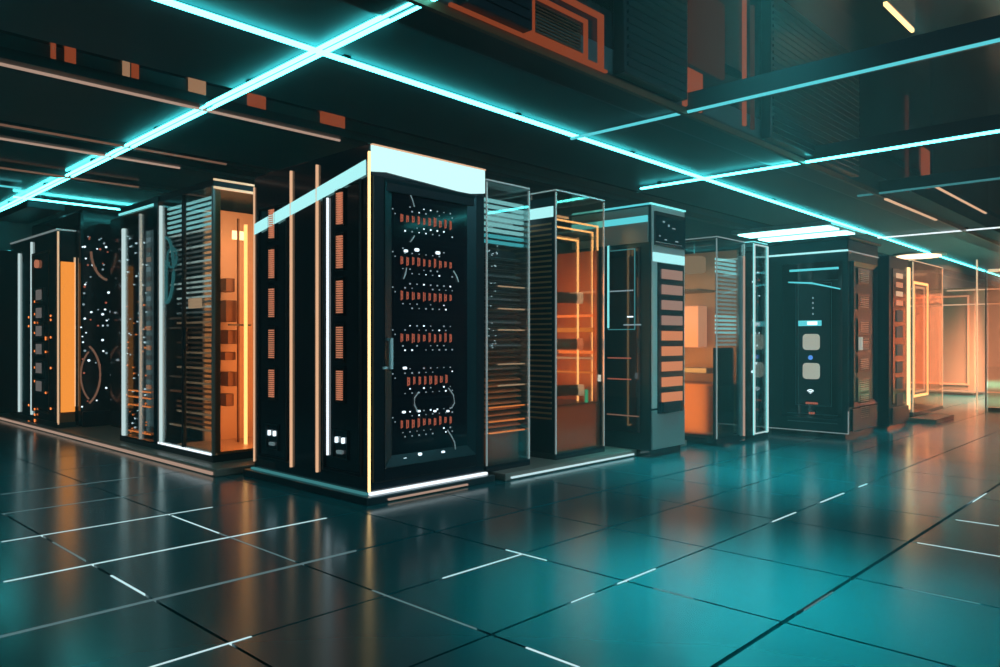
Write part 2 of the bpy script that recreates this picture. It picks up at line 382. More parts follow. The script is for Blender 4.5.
# ------------------------------------------------------------------ curbs under the rows
c = MB().box(2.80, 5.0, 5.75, 12.4, 0, .06); struct(c.build('trim_20', 'curb', bevel=.008))
c = MB().box(4.24, 6.95, 3.98, 5.6, 0, .06); struct(c.build('trim_21', 'curb', bevel=.008))
tag(MB().box(2.785, 2.80, 5.8, 12.3, .012, .035).build('curb_light_strip', 'line_peach'), 'warm light line along the curb below the orange glass case', 'light strip', 'light lines on the curbs')
tag(MB().box(4.3, 5.97, 3.965, 3.98, .015, .028).build('curb_light_strip', 'floor_white'), 'white light line along the curb below the amber neon case', 'light strip', 'light lines on the curbs')

# ------------------------------------------------------------------ the tall black rack at the corner
RX, RY, RX1, RY1, RH = 3.06, 4.11, 4.14, 5.63, 2.385
R = thing('server_rack', (RX, RY, 0), 'tall glossy black server rack at the corner with lit header and dotted door', 'server rack')
FR, FL = FYp(RY), FXp(RX)
MB().box(RX, RX1, RY, RY1, .06, RH).build('body', 'gloss_black', R, bevel=.006)
MB().box(RX-.07, RX1+.05, RY-.07, RY1+.05, 0, .05).build('plinth', 'gunmetal', R, bevel=.006)
MB().box(RX-.01, RX1+.01, RY-.03, RY-.005, .052, .070).build('base_light', 'neon_white', R)
MB().box(RX-.03, RX-.006, RY, RY1, .052, .066).build('base_light', 'neon_teal_dim', R)
MB().box(RX+.1, RX1-.25, RY-.085, RY-.07, .012, .024).build('plinth_trim', 'line_peach', R)
ax = lambda px: PY(px, 0, RY)[0]
az = lambda px, py: PY(px, py, RY)[2]
by = lambda px: PX(px, 0, RX)[1]
bz = lambda px, py: PX(px, py, RX)[2]
# header glow standing for reflected light, stiles, door
hz0 = az(372,168)
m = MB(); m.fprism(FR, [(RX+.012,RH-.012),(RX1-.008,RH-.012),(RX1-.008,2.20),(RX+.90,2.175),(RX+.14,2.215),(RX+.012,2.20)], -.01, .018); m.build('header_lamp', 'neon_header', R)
MB().fb(FR, RX+.01, RX1-.005, RH-.012, RH-.003, -.01, .026).build('header_trim', 'neon_peach', R)
d0, d1 = ax(383), ax(474); dz0, dz1 = .21, 2.20
dr = MB(); dr.frame(FR, RX+.02, RX1-.02, .13, 2.175, .09, 0, .022); dr = dr.build('door', 'satin_black', R, bevel=.004)
MB().bezel(FR, RX+.11, RX1-.11, .22, 2.16, .075, .028, .004).build('door_bezel', 'teal_metal', dr)
MB().fb(FR, RX+.185, RX1-.185, .295, 2.085, .001, .006).build('door_glass', 'dark_glass', dr)
hx = ax(386)
m = MB(); m.fb(FR, hx-.012, hx+.012, az(386,369), az(386,338), .045, .066)
m.fb(FR, hx-.012, hx+.012, az(386,369), az(386,366), .02, .06); m.fb(FR, hx-.012, hx+.012, az(386,341), az(386,338), .02, .06)
m.fb(FR, hx-.05, hx, az(386,369), az(386,366.5), .02, .035); m.build('handle', 'handle_white', dr, bevel=.003)
tl = ax(400); tr = ax(454)
rows = [222, 263, 297, 338, 380, 422]
for k, yy in enumerate(rows):
    zc = az(427, yy)
    u = MB(); u.frame(FR, RX+.20, RX1-.20, zc-.13, zc+.13, .006, .005, .0085); u = u.build('server_unit', 'gloss_black', R)
    n = 10; off = .02 if k == 4 else 0
    for i in range(n - (2 if k == 4 else 0)):
        a = tl + off*3 + (tr-tl)*(i+.2)/n
        h = random.uniform(.022,.034); w = .011
        g = MB(); zt = zc + random.uniform(-.004,.004); w *= random.uniform(.7,1)
        g.fb(FR, a-w, a-w*.45, zt-h, zt+h, .006, .010); g.fb(FR, a+w*.45, a+w, zt-h*.8, zt+h*.9, .006, .010)
        for q in (-.75, 0, .7): 
            if random.random() < .75: g.fb(FR, a-w*.5, a+w*.5, zt+q*h-.003, zt+q*h+.004, .006, .010)
        g.fb(FR, a-w*.5, a+w*.5, zt+.2*h, zt+.2*h+.004, .006, .010)
        g.build('port', 'led_rust', u)
    g = MB(); g2 = MB()
    for rw, dz in enumerate((.085, .055, -.055, -.085)):
        for i in range(8):
            if random.random() < .22: continue
            a = tl + (tr-tl)*(i+.3+.3*(rw%2))/8; s = random.choice((.003,.004,.005))
            (g if random.random() < .25 else g2).fb(FR, a-s, a+s, zc+dz-s, zc+dz+s, .006, .011)
    for i in range(2):
        a = tl-.07+.02*i
        g2.fb(FR, a-.004, a+.004, zc+.05-.03*i, zc+.058-.03*i, .006, .011)
    g.build('indicator_dots', 'led_white', u); g2.build('indicator_dots', 'led_dim', u)
m = MB()
for (px, py, s) in ((404,459,1),(419,454,1),(442,452,1),(405,251,.9),(416,250,1.1),(437,253,1.1),(404,368,.9),(403,412,.8),(418,411,.7),(434,411,.7),(447,411,.7)):
    a, z = ax(px), az(px,py); MB().rrect(FR, a-.017*s, a+.017*s, z-.010*s, z+.010*s, .008*s, .005, .014, 3).build('status_light', 'led_white', R)
def arc(px, py):
    pts = []
    for i in range(len(px)): pts.append(FR(ax(px[i]), az(px[i], py[i]), .016))
    return pts
for pts in (([404,408,411,413],[188,193,200,207]), ([452,455,457],[271,276,282]), ([405,404,402],[268,274,279]), ([447,452,453,450],[388,395,403,408]), ([417,413,413,416],[392,398,405,411]),
            ([446,450,453,454],[430,436,442,449]), ([409,413],[242,236]),):
    MB().tube(arc(*pts), .0045, 6).build('cable', 'cable_white', R)
# left side of the rack
def bar(px, y0, y1, mat, w=.012):
    w *= .62; a = by(px); MB().fb(FL, a-w, a+w, bz(px,y1), bz(px,y0), 0, .016).build('light_bar', mat, R)
bar(292,171,467,'neon_peach',.011); bar(318,165,472,'neon_peach',.011); bar(328.5,198,455,'neon_white',.006)
MB().box(RX-.009, RX+.004, RY-.009, RY+.004, .07, 2.33).build('corner_light_bar', 'neon_warm', R)
MB().fb(FL, RY1-.014, RY1-.002, .11, 2.30, 0, .010).build('light_bar', 'neon_peach', R)
m = MB(); m.frame(FL, by(362), by(324), .16, 2.16, .02, 0, .014); m.build('side_panel', 'satin_black', R, bevel=.003)
m = MB(); m.fb(FL, by(316), by(296), .16, 2.22, 0, .012); m.build('side_panel', 'gloss_black', R, bevel=.003)
m = MB(); m.frame(FL, by(288), by(259), .16, 2.12, .02, 0, .012); m.build('side_panel', 'satin_black', R, bevel=.003)
# diagonal teal reflection on the side, built as an emissive band
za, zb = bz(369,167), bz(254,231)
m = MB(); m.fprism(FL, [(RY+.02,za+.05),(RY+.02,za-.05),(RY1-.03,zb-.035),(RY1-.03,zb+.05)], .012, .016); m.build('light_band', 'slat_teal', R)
def vent(px, y0, y1, w):
    a = by(px); z0, z1 = bz(px,y1), bz(px,y0)
    f = MB(); f.frame(FL, a-w-.022, a+w+.022, z0-.022, z1+.022, .01, .0, .016); f = f.build('vent', 'satin_black', R)
    g = MB(); n = 14
    for i in range(n):
        z = z0 + (z1-z0)*i/n; g.fb(FL, a-w, a+w, z, z+(z1-z0)/n*.62, .004, .02)
    g.build('vent_grille', 'copper_mesh', f)
for y0, y1 in ((209,238),(249,278),(288,317),(329,358),(369,397)): vent(273, y0, y1, .035)
for y0, y1 in ((192,224),(235,268),(280,313),(326,358),(370,400)): vent(341, y0, y1, .033)
for (px, yy) in ((273,433),(341,440)):
    a = by(px); z = bz(px,yy)
    p_ = MB(); p_.frame(FL, a-.09, a+.09, z-.13, z+.07, .008, 0, .014); p_ = p_.build('control_panel', 'gunmetal', R)
    for o_ in (-.05, .028): MB().rrect(FL, a+o_, a+o_+.022, z-.02, z+.02, .006, .003, .018, 3).build('button', 'led_white', p_)
    MB().rrect(FL, a-.04, a+.035, z-.095, z-.07, .01, .003, .018, 3).build('socket', 'cable_white', p_)

# ------------------------------------------------------------------ glass cases
def glass_case(x0, x1, y0, y1, z0, z1, label, emat_='neon_white', gm='glass_clear', name='glass_server_case', edge=.011, faces=('f','l'), basemat='gloss_black'):
    t = thing(name, (x0, y0, z0), label, 'glass case')
    m = MB(); e = edge
    m.box(x0, x1, y0, y1, z0, z0+.05); m.build('base', basemat, t)
    MB().box(x0, x1, y0, y1, z1-.012, z1).build('top', 'glass_smoke', t)
    fr = MB()
    for (a, b) in ((x0,y0),(x1-e,y0),(x0,y1-e),(x1-e,y1-e)): fr.box(a, a+e, b, b+e, z0+.05, z1-.012)
    fr.box(x0,x1,y0,y0+e,z1,z1+e); fr.box(x0,x1,y1-e,y1,z1,z1+e); fr.box(x0,x0+e,y0+e,y1-e,z1,z1+e); fr.box(x1-e,x1,y0+e,y1-e,z1,z1+e)
    fr.build('edge_frame', emat_, t)
    if 'f' in faces: MB().box(x0+e, x1-e, y0+.002, y0+.008, z0+.05, z1-.012).build('glass_panel', gm, t)
    if 'l' in faces: MB().box(x0+.002, x0+.008, y0+e, y1-e, z0+.05, z1-.012).build('glass_panel', gm, t)
    if 'r' in faces: MB().box(x1-.008, x1-.002, y0+e, y1-e, z0+.05, z1-.012).build('glass_panel', gm, t)
    return t
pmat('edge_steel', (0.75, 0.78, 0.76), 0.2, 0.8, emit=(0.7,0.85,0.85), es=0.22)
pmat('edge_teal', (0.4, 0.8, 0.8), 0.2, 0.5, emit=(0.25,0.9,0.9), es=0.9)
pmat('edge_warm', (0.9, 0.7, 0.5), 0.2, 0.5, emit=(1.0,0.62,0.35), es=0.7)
# case A : louvred case next to the tall rack
A0, A1, AY = 4.17, PY(530,0,4.11)[0], 4.11
ca = glass_case(A0, A1, AY, 4.95, .06, 2.31, 'smoked glass case with teal slats and dark louvres beside the tall black rack', 'edge_steel', 'glass_clear', faces=('f','l','r'))
FA = FYp(AY+.10)
m = MB(); m.box(A0+.04, A1-.03, AY+.14, 4.9, .11, 1.80); rk = m.build('inner_rack', 'satin_black', ca)
for i in range(8):
    z = 1.84 + .046*i
    MB().fb(FYp(AY+.08), A0+.03, A1-.02, z, z+.024, 0, .03).build('light_slat', 'slat_teal' if i > 1 else 'neon_teal_soft', ca)  # slats given emission for the teal light they reflect
lp = {}
for i in range(31):
    z = .34 + .046*i
    mt = 'louvre_dark' if i > 16 else ('copper_dark' if i > 9 else 'copper_case')
    if 10 <= i and i % 4 == 3: mt = 'grey_module'
    lp.setdefault(mt, MB()).hexa([FA(A0+.05,z,.03),FA(A1-.03,z,.03),FA(A1-.03,z,-.02),FA(A0+.05,z,-.02),FA(A0+.05,z+.012,.02),FA(A1-.03,z+.012,.02),FA(A1-.03,z+.026,-.03),FA(A0+.05,z+.026,-.03)])
for mt, m_ in lp.items(): m_.build('louvre_panel', mt, ca)
for (yy, p0) in ((287,498),(309,498),(330,498),(364,498),(385,498),(406,489),(420,489),(431,489)):
    MB().fb(FYp(AY+.05), PY(p0,yy,AY+.05)[0], A1-.02, PY(510,yy,AY+.05)[2]-.005, PY(510,yy,AY+.05)[2]+.005, 0, .012).build('light_rod', 'neon_peach' if yy < 400 else 'neon_orange', ca)
m = MB()
for i in range(26):
    a = A0+.06+random.random()*.12; z = random.uniform(1.0,1.85); m.fb(FYp(AY+.06), a, a+.008, z, z+.006, 0, .006)
m.build('indicator_dots', 'led_white', ca)
m = MB(); m.box(A0+.05,A1-.03,AY+.10,AY+.14,.11,.34); m.build('lower_panel','copper_dark',ca)
# case B : amber neon case
B0, B1 = PY(556,0,4.11)[0], PY(606,0,4.11)[0]
cb = glass_case(B0, B1-.02, 4.11, 5.0, .06, 2.35, 'glass case with nested amber neon frames and black cylinders inside', 'edge_steel', 'glass_amber', faces=('f',))
MB().box(B0+.002, B0+.012, 4.13, 4.97, .11, 2.30).build('side_panel', 'satin_black', cb)
lv = MB()
for i in range(38): lv.box(B0-.006, B0+.002, 4.16, 4.94, .4+.045*i, .415+.045*i)
lv.build('louvre_panel', 'copper_case', cb)
MB().box(B0-.008, B0+.001, 4.14, 4.96, 2.13, 2.22).build('light_band', 'slat_teal', cb)
MB().box(B0+.03, B1-.04, 4.90, 4.94, .12, 1.90).build('back_panel', 'copper_case', cb)
MB().box(B1-.07, B1-.045, 4.16, 4.9, .12, 1.90).build('side_panel', 'copper_case', cb)
MB().box(B0+.03, B1-.04, 4.15, 4.94, .50, .52).build('shelf', 'copper_dark', cb)
MB().box(B0+.03, B1-.04, 4.15, 4.94, .115, .50).build('lower_box', 'copper_dark', cb)
for zz in (.95, 1.35): MB().box(B0+.03, B1-.2, 4.5, 4.9, zz, zz+.03).build('shelf', 'copper_case', cb)
for zz in (.72,.78,.98,1.04,1.42,1.47): MB().box(B0+.06,B1-.3,4.86,4.895,zz,zz+.012).build('light_rod','neon_orange',cb)
def neonframe(F, a0, a1, z0, z1, w, mat, par, d=.012):
    m = MB(); m.frame(F, a0, a1, z0, z1, w, 0, d); return m.build('neon_frame', mat, par)
Y1 = 4.22
xq = lambda px: PY(px, 0, Y1)[0]
zq = lambda px, py: PY(px, py, Y1)[2]
def neonhook(F, a0, a1, z0, z1, w, mat, par, d=.012):      # open neon outline: top, upright and bottom
    m = MB(); m.fb(F,a1-w,a1,z0,z1,0,d); m.fb(F,a0,a1-w,z0,z0+w,0,d); m.fb(F,a0,a1-w,z1-w,z1,0,d); return m.build('neon_frame', mat, par)
for k_, (yy, hh, mt) in enumerate(((316,.012,'neon_orange'),(330,.02,'neon_amber'),(352,.014,'neon_orange'),(358,.008,'neon_peach'),(414,.008,'neon_orange'),(404,.006,'neon_peach'),(372,.008,'neon_amber'))):
    z_ = PX(575,yy,B1-.07)[2]; MB().fb(FXp(B1-.07), 4.2, 4.88, z_-hh, z_+hh, 0, .012).build('light_rod', mt, cb)
neonhook(FYp(Y1), B0-.0+.02, xq(597.5), zq(597,430), zq(597,226), .013, 'neon_warm', cb)
neonhook(FYp(Y1), B0+.035, xq(592.5), zq(592,425), zq(592,232), .013, 'neon_warm', cb)
neonhook(FYp(Y1+.1), B0+.04, PY(578,0,Y1+.1)[0], PY(577,418,Y1+.1)[2], PY(577,240,Y1+.1)[2], .014, 'neon_warm', cb)
for k, (px, py) in enumerate(((571,298),(571,344),(572,390))):
    x, y, z = PY(px, py, 4.34); t_ = MB(); t_.tube([(x-.22,4.40,z),(x+.03,4.30,z)], .05, 18); q_ = t_.build('cylinder', 'joint', cb)
    MB().tube([(x+.03,4.30,z),(x+.07,4.262,z)], .053, 18).build('lens_cap', 'cream' if k != 1 else 'copper_mesh', q_)
    MB().box(x-.12,x-.08,4.40,4.9,z-.02,z+.02).build('bracket', 'satin_black', q_)
x,y,z = PY(586,396,4.16); MB().rrect(FYp(4.16), x-.018,x+.018,z-.06,z+.06,.012,0,.012).build('green_indicator','led_green',cb)
x,y,z = PY(599,378,4.16); MB().rrect(FYp(4.16), x-.016,x+.016,z-.03,z+.03,.006,0,.012).build('white_switch','led_white',cb)
x,y,z = PY(583,210,4.3); MB().fb(FYp(4.3), B0+.03, B0+.4, 2.17,2.19,0,.012).build('light_rod','edge_warm',cb)
MB().box(B0+.02,B1-.05,4.2,4.9,2.0,2.03).build('shelf','glass_smoke',cb)
# recessed dark unit in the gap between the two cases
g = thing('recessed_server_unit', (A1+.02, 4.62, .06), 'narrow recessed dark unit with fine copper slats between two glass cases', 'server rack')
MB().box(A1+.02, B0-.02, 4.62, 5.3, .06, 2.25).build('body', 'satin_black', g)
FGp = FYp(4.62)
lp = {}
for i in range(40):
    z = .5+.036*i; lp.setdefault('copper_case' if i%3 else 'louvre_silver', MB()).fb(FGp, A1+.04, B0-.04, z, z+.012, 0, .02)
for mt, m_ in lp.items(): m_.build('louvre_panel', mt, g)
MB().fb(FGp, A1+.02, B0-.02, 2.02, 2.2, 0, .03).build('header_lamp', 'neon_header', g)
x,y,z = A1+.16, 4.55, 2.0; MB().tube([(x-.12,4.56,z),(x-.02,4.52,z),(x+.08,4.50,z+.01)], .055, 14).build('pipe', 'steel', g, smooth=True)

# ------------------------------------------------------------------ silver cabinet with square tiles
CX, CY, CX1, CH = 6.0, 3.81, 6.60, 2.325
cab = thing('silver_cabinet', (CX, CY, 0), 'silver-fronted server cabinet with a column of glowing peach square tiles', 'server cabinet')
FC, FCL = FYp(CY), FXp(CX)
MB().box(CX, CX1, CY, 5.4, .06, CH).build('body', 'teal_metal', cab, bevel=.008)
MB().box(CX+.03, CX1-.02, CY+.03, 5.35, 0, .06).build('plinth', 'gloss_black', cab)
MB().fb(FC, CX+.01, CX1-.01, .45, CH-.01, 0, .012).build('front_panel', 'silver', cab, bevel=.004)
MB().fb(FC, CX+.01, CX1-.01, .07, .43, 0, .014).build('kick_panel', 'steel', cab, bevel=.004)
MB().fb(FCL, CY+.005, CY+.9, CH+.0, CH+.014, -.01, .012).build('edge_light', 'neon_teal_soft', cab)
MB().fb(FC, CX-.01, CX1+.01, CH, CH+.014, -.01, .014).build('edge_light', 'edge_teal', cab)
cx = lambda px: PY(px,0,CY)[0]; cz = lambda px,py: PY(px,py,CY)[2]
h = MB(); h.bezel(FC, CX+.04, CX1-.03, cz(665,247), CH-.06, .03, .03, .014); h = h.build('display', 'gloss_black', cab)
MB().fb(FC, CX+.07, CX1-.06, cz(665,243), CH-.09, .012, .018).build('screen', 'dark_glass', h)
g = MB()
for (px,py,w,hh) in ((662,222,.03,.012),(667,226,.02,.02),(672,229,.05,.008),(664,240,.035,.010),(675,242,.05,.010),(658,236,.015,.012)):
    a,z = cx(px),cz(px,py); g.fb(FC,a-w/2,a+w/2,z-hh/2,z+hh/2,.017,.022)
g.build('display_lights','led_dim',h)
MB().fb(FC, CX+.02, CX1-.02, cz(665,263), cz(665,254), .012, .018).build('light_band', 'slat_teal', cab)
s0, s1 = cx(656), cx(682)
MB().fb(FC, s0, s1, cz(668,412), cz(668,264), .012, .022).build('tile_column', 'gloss_black', cab, bevel=.003)
for i in range(9):
    yy = 275 + i*15.2; z = cz(669,yy)
    MB().fb(FC, cx(659.5), cx(679.5), z-.044, z+.044, .02, .034).build('tile_light', 'tile_tan' if i < 4 else 'tile_orange', cab)
k_ = MB(); k_.fb(FC, cx(659), cx(676), cz(668,411), cz(668,401), .02, .05); k_.build('socket', 'satin_black', cab, bevel=.003)
# side of the silver cabinet
MB().fb(FCL, CY+.02, CY+.9, 1.98, CH-.02, 0, .012).build('header_panel', 'steel', cab)
MB().fb(FCL, CY+.02, CY+.9, CH-.16, CH-.10, .011, .018).build('light_band', 'neon_teal_soft', cab)  # teal glow on the upper side painted as an emissive strip
MB().fb(FCL, CY+.10, CY+.9, .22, 1.94, 0, .012).build('side_panel', 'dark_glass', cab)
dy = lambda px: PX(px,0,CX)[1]; dzf = lambda px,py: PX(px,py,CX)[2]
ins = MB(); ins.frame(FCL, dy(636), dy(609), dzf(620,330), dzf(620,250), .008, .012, .018); ins.build('inset_frame', 'neon_teal_dim', cab)
MB().fb(FCL, dy(610), dy(608.5), dzf(609,328), dzf(609,246), .012, .02).build('light_bar', 'edge_teal', cab)
for (yy, mt, p0, p1) in ((291,'led_dim',610,634),(317,'led_white',628,634),(325,'led_dim',624,642),(358,'led_rust',608,632),(379,'led_rust',608,632),(415,'line_brown',608,640)):
    g = MB(); a0, a1 = dy(p1), dy(p0); n = 14 if yy < 400 else 1; zc = dzf(622,yy)
    for i in range(n): g.fb(FCL, a0+(a1-a0)*i/n, a0+(a1-a0)*(i+(.6 if n>1 else 1))/n, zc-.006, zc+.006, .012, .018)
    g.build('indicator_row', mt, cab)

# ------------------------------------------------------------------ case C : copper interior, silver slats on its front
C0, CYY, C1 = 7.145, 3.75, 7.77
cc = glass_case(C0, C1, CYY, 5.3, 0.02, 2.13, 'glass case with glowing copper interior and silver slats on its front', 'edge_steel', 'glass_clear', faces=('f','l'))
MB().box(C1-.08, C1-.04, CYY+.05, 5.25, .08, 2.05).build('back_panel', 'peach_case', cc)
MB().box(C0+.05, C1-.1, 5.15, 5.2, .08, 2.05).build('end_panel', 'peach_case', cc)
MB().box(C0+.1, C1-.1, CYY+.06, 5.2, .08, .62).build('lower_box', 'copper_case', cc, bevel=.02)
for i, (ya, yb, za, zb) in enumerate(((4.1,4.35,1.0,1.45),(4.5,4.62,.9,1.25),(4.0,4.4,.72,.78),(4.55,4.9,.7,.76),(4.7,4.95,1.35,1.42),(4.85,5.0,1.0,1.3))):
    MB().box(C0+.25, C0+.45, ya, yb, za, zb).build('module', ('copper_mesh','grey_module','louvre_silver')[i%3], cc, bevel=.01)
for zz in (1.60,): MB().box(C0+.05, C1-.1, 4.0, 5.15, zz, zz+.02).build('shelf', 'glass_smoke', cc)
MB().box(C0+.15,C0+.35,4.05,4.9,1.80,1.98).build('interior_lamp','window_cream',cc,bevel=.03)
FCC = FYp(CYY+.05); lp = {}
for i in range(22):
    z = 1.02+.042*i; mt = 'slat_teal' if 3 <= i <= 7 or i > 17 else 'louvre_silver'
    lp.setdefault(mt, MB()).fb(FCC, C0+.05, C1-.16, z, z+.022, 0, .03)
for mt, m_ in lp.items(): m_.build('slat_panel', mt, cc)
MB().fb(FYp(CYY+.07), C0+.05, C1-.14, .07, 1.0, 0, .01).build('front_panel', 'louvre_dark', cc)
MB().fb(FYp(CYY), C1-.13, C1-.06, .05, 1.98, -.04, .015).build('corner_post', 'steel', cc, bevel=.02)
MB().fb(FYp(CYY), C1-.05, C1-.035, .05, 1.98, -.02, .02).build('light_bar', 'line_peach', cc)
wd = MB().box(C0-.05, C1+.05, CYY-.1, CYY, 0, .03); wd.build('kick_plate', 'gloss_black', cc)
# case D : narrow neon-outlined
D0, D1, DY = 7.86, 8.2, 3.69
cd = glass_case(D0, D1, DY, 4.6, .0, 2.14, 'narrow dark glass cabinet outlined by white and teal neon lines', 'edge_teal', 'glass_clear', faces=('f','l'))
MB().box(D0+.02, D1-.02, DY+.06, 4.5, .05, 2.05).build('inner_rack', 'dark_glass', cd)
neonframe(FYp(DY), D0+.0, D1-.0, .06, 2.12, .010, 'bar_pale', cd)
MB().fb(FYp(DY+.06), D0+.15, D0+.19, 1.25, 1.75, 0, .01).build('cable', 'louvre_silver', cd)
for mt, sd in (('led_white',1),('led_rust',2)):
    g = MB(); random.seed(sd)
    for i in range(12):
        a = random.uniform(D0+.06,D1-.08); z = random.uniform(.7,1.9); s = random.choice((.008,.014)); g.disc(FYp(DY+.06), a, z, s, 0, .01, 8)
    g.build('indicator_dots', mt, cd)

# ------------------------------------------------------------------ E : large dark cabinet
EX, EY, EX1, EY1, EH = 8.64, 2.98, 9.63, 3.90, 2.19
E = thing('large_server_cabinet', (EX, EY, 0), 'large blue-black cabinet with two cream square buttons and a teal display bar', 'server cabinet')
FE, FE2 = FXp(EX), FYp(EY)
MB().box(EX, EX1, EY, EY1, .05, EH).build('body', 'teal_metal', E, bevel=.01)
MB().box(EX+.04, EX1-.04, EY+.04, EY1-.04, 0, .05).build('plinth', 'gloss_black', E)
MB().fb(FE, EY-.005, EY1, .05, .060, 0, .010).build('edge_light', 'edge_steel', E)
MB().fb(FE, EY-.01, EY+.000, .05, .30, 0, .010).build('edge_light', 'edge_steel', E)
MB().fb(FE, EY, EY1, 2.05, 2.07, 0, .016).build('edge_light', 'slat_teal', E)
MB().fb(FE2, EX, EX1, 2.05, 2.06, 0, .014).build('edge_light', 'edge_steel', E)
MB().box(EX-.03, EX1+.03, EY-.03, EY1+.03, EH, EH+.03).build('cap', 'gunmetal', E, bevel=.01)
ey = lambda px: PX(px,0,EX)[1]; ez = lambda px,py: PX(px,py,EX)[2]
db = MB(); db.frame(FE, ey(843), ey(783), .20, 1.95, .022, 0, .02); db = db.build('door', 'gloss_black', E, bevel=.003)
MB().fb(FE, ey(841), ey(785), .23, 1.93, 0, .010).build('door_glass', 'dark_glass', db)
m = MB(); m.frame(FE, ey(832), ey(796), .34, 1.72, .006, .01, .015); m.build('inset_frame', 'gunmetal', db)
p_ = MB(); p_.fb(FE, ey(830), ey(799), .36, 1.70, .009, .013); p_ = p_.build('control_panel', 'satin_black', E)
MB().fb(FE, ey(822), ey(799), ez(811,326), ez(811,320.5), .012, .02).build('display_bar', 'neon_teal_soft', p_)
g = MB(); g.fb(FE, ey(818), ey(808), ez(811,325), ez(811,321.5), .02, .024); g.build('display_text_light', 'led_white', p_)
for yy in (342, 371): MB().rrect(FE, ey(820.5), ey(803.5), ez(812,yy+8), ez(812,yy-8), .04, .012, .03).build('button', 'cream', p_, bevel=.006)
z = ez(811,357.5); MB().disc(FE, ey(811), z, .026, .012, .018).build('blue_indicator', 'led_blue', p_)
z = ez(811,391); g = MB()
for k, r_ in enumerate((.05,.032,.014)):
    g.fprism(FE, [(ey(811)+r_*math.cos(q), z-.03+r_*math.sin(q)) for q in [math.radians(40+10*i) for i in range(11)]] + [(ey(811)+(r_-.009)*math.cos(q), z-.03+(r_-.009)*math.sin(q)) for q in [math.radians(140-10*i) for i in range(11)]], .012, .018)
g.build('signal_symbol', 'led_white', p_)
for yy, w, n in ((403,.14,7),(413,.07,3)):
    g = MB(); z = ez(811,yy)
    for i in range(n): g.fb(FE, ey(812)-w/2+w*i/n, ey(812)-w/2+w*(i+.75)/n, z-.012, z+.012, .012, .018)
    g.build('indicator_row', 'led_rust', p_)
g = MB()
for yy in (298,303,308,314):
    z = ez(812,yy); g.fb(FE, ey(814), ey(813), z-.01, z+.01, .012, .018)
g.build('indicator_dots', 'led_dim', p_)
for yy in (281,414,418,422):
    MB().fb(FE, ey(838), ey(788), ez(812,yy)-.004, ez(812,yy)+.004, .01, .016).build('trim_line', 'gunmetal', E)
MB().fb(FE, ey(839), ey(790), 1.86, 1.885, .01, .016).build('light_rod', 'neon_teal_soft', E)
m = MB(); m.fprism(FE, [(ey(842),1.63),(ey(842),1.645),(ey(812),1.73),(ey(789),1.75),(ey(789),1.735),(ey(812),1.71)], .011, .018); m.build('light_rod', 'neon_teal_soft', E)
# right face of E
fx = lambda px: PY(px,0,EY)[0]; fz = lambda px,py: PY(px,py,EY)[2]
MB().bezel(FE2, fx(851), fx(875), .34, 1.95, .05, .03, .005).build('side_bezel', 'satin_black', E)
MB().fb(FE2, fx(851), fx(875), .07, .32, 0, .02).build('kick_panel', 'gunmetal', E, bevel=.01)
for yy in (277,302,327,344,364,385,400,412):
    f = MB(); zc = fz(862,yy); f = f.fb(FE2, fx(857), fx(868), zc-.09, zc+.09, .004, .014).build('vent', 'gloss_black', E)
    g = MB()
    for i in range(6): g.fb(FE2, fx(859), fx(867), zc-.06+.022*i, zc-.052+.022*i, .013, .02)
    g.build('vent_grille', 'louvre_silver', f)
a = fx(856); m = MB(); m.tube([FE2(a,fz(856,350),.05),FE2(a,fz(856,337),.05)], .022, 10); m.build('handle', 'cream', E)
# F : dark cabinet with warm bar
FX0, FY0, FX1, FH = 9.84, 2.92, 10.62, 2.10
Fc = thing('narrow_server_cabinet', (FX0, FY0, 0), 'dark cabinet with one upright amber bar behind the large cabinet', 'server cabinet')
FF = FYp(FY0)
MB().box(FX0, FX1, FY0, 4.3, .04, FH).build('body', 'satin_black', Fc, bevel=.01)
MB().box(FX0+.03, FX1-.03, FY0+.03, 4.2, 0, .04).build('plinth', 'gloss_black', Fc)
q0 = lambda px: PY(px,0,FY0)[0]; qz = lambda px,py: PY(px,py,FY0)[2]
MB().fb(FF, q0(907), q0(908.6), .2, 2.0, 0, .02).build('light_bar', 'neon_warm', Fc)
MB().fb(FF, q0(892), q0(905), .3, 1.95, 0, .012).build('front_panel', 'dark_glass', Fc)
MB().fb(FF, q0(891), q0(908), .06, .26, 0, .02).build('kick_panel', 'gunmetal', Fc, bevel=.01)
for i, yy in enumerate((276,285,294,303,316,332,350,367,383,399)):
    zc = qz(898,yy); hh = .03 if i < 4 else .07
    MB().fb(FF, q0(895), q0(901), zc-hh, zc+hh, .01, .022).build('module', ('neon_peach','copper_mesh')[i%2] if i < 4 else 'grey_module', Fc)
# G : glowing orange case at the aisle end
G0, GY = 11.3, 3.05
G = glass_case(G0, PY(943,0,GY)[0], GY, 4.2, .05, 2.15, 'glowing peach case with double neon outline at the aisle end', 'edge_warm', 'glass_peach', faces=('f',), basemat='curb')
gx1 = PY(943,0,GY)[0]
MB().box(G0, gx1, 4.05, 4.1, .1, 2.1).build('back_panel', 'wall_rust', G)
gq = lambda px: PY(px,0,GY-.0)[0]
neonframe(FYp(GY+.02), G0+.05, gq(929), .30, 1.88, .035, 'neon_warm', G)
neonframe(FYp(GY+.02), G0+.1, gq(925.5), .36, 1.82, .03, 'neon_peach', G)
for zz in (.6,1.0,1.4,1.7): MB().box(G0+.05, gx1-.05, 3.5, 4.05, zz, zz+.025).build('shelf', 'copper_case', G)
MB().box(G0-.3, gx1-.9, GY-.35, GY-.02, 0, .05).build('step', 'curb', G)

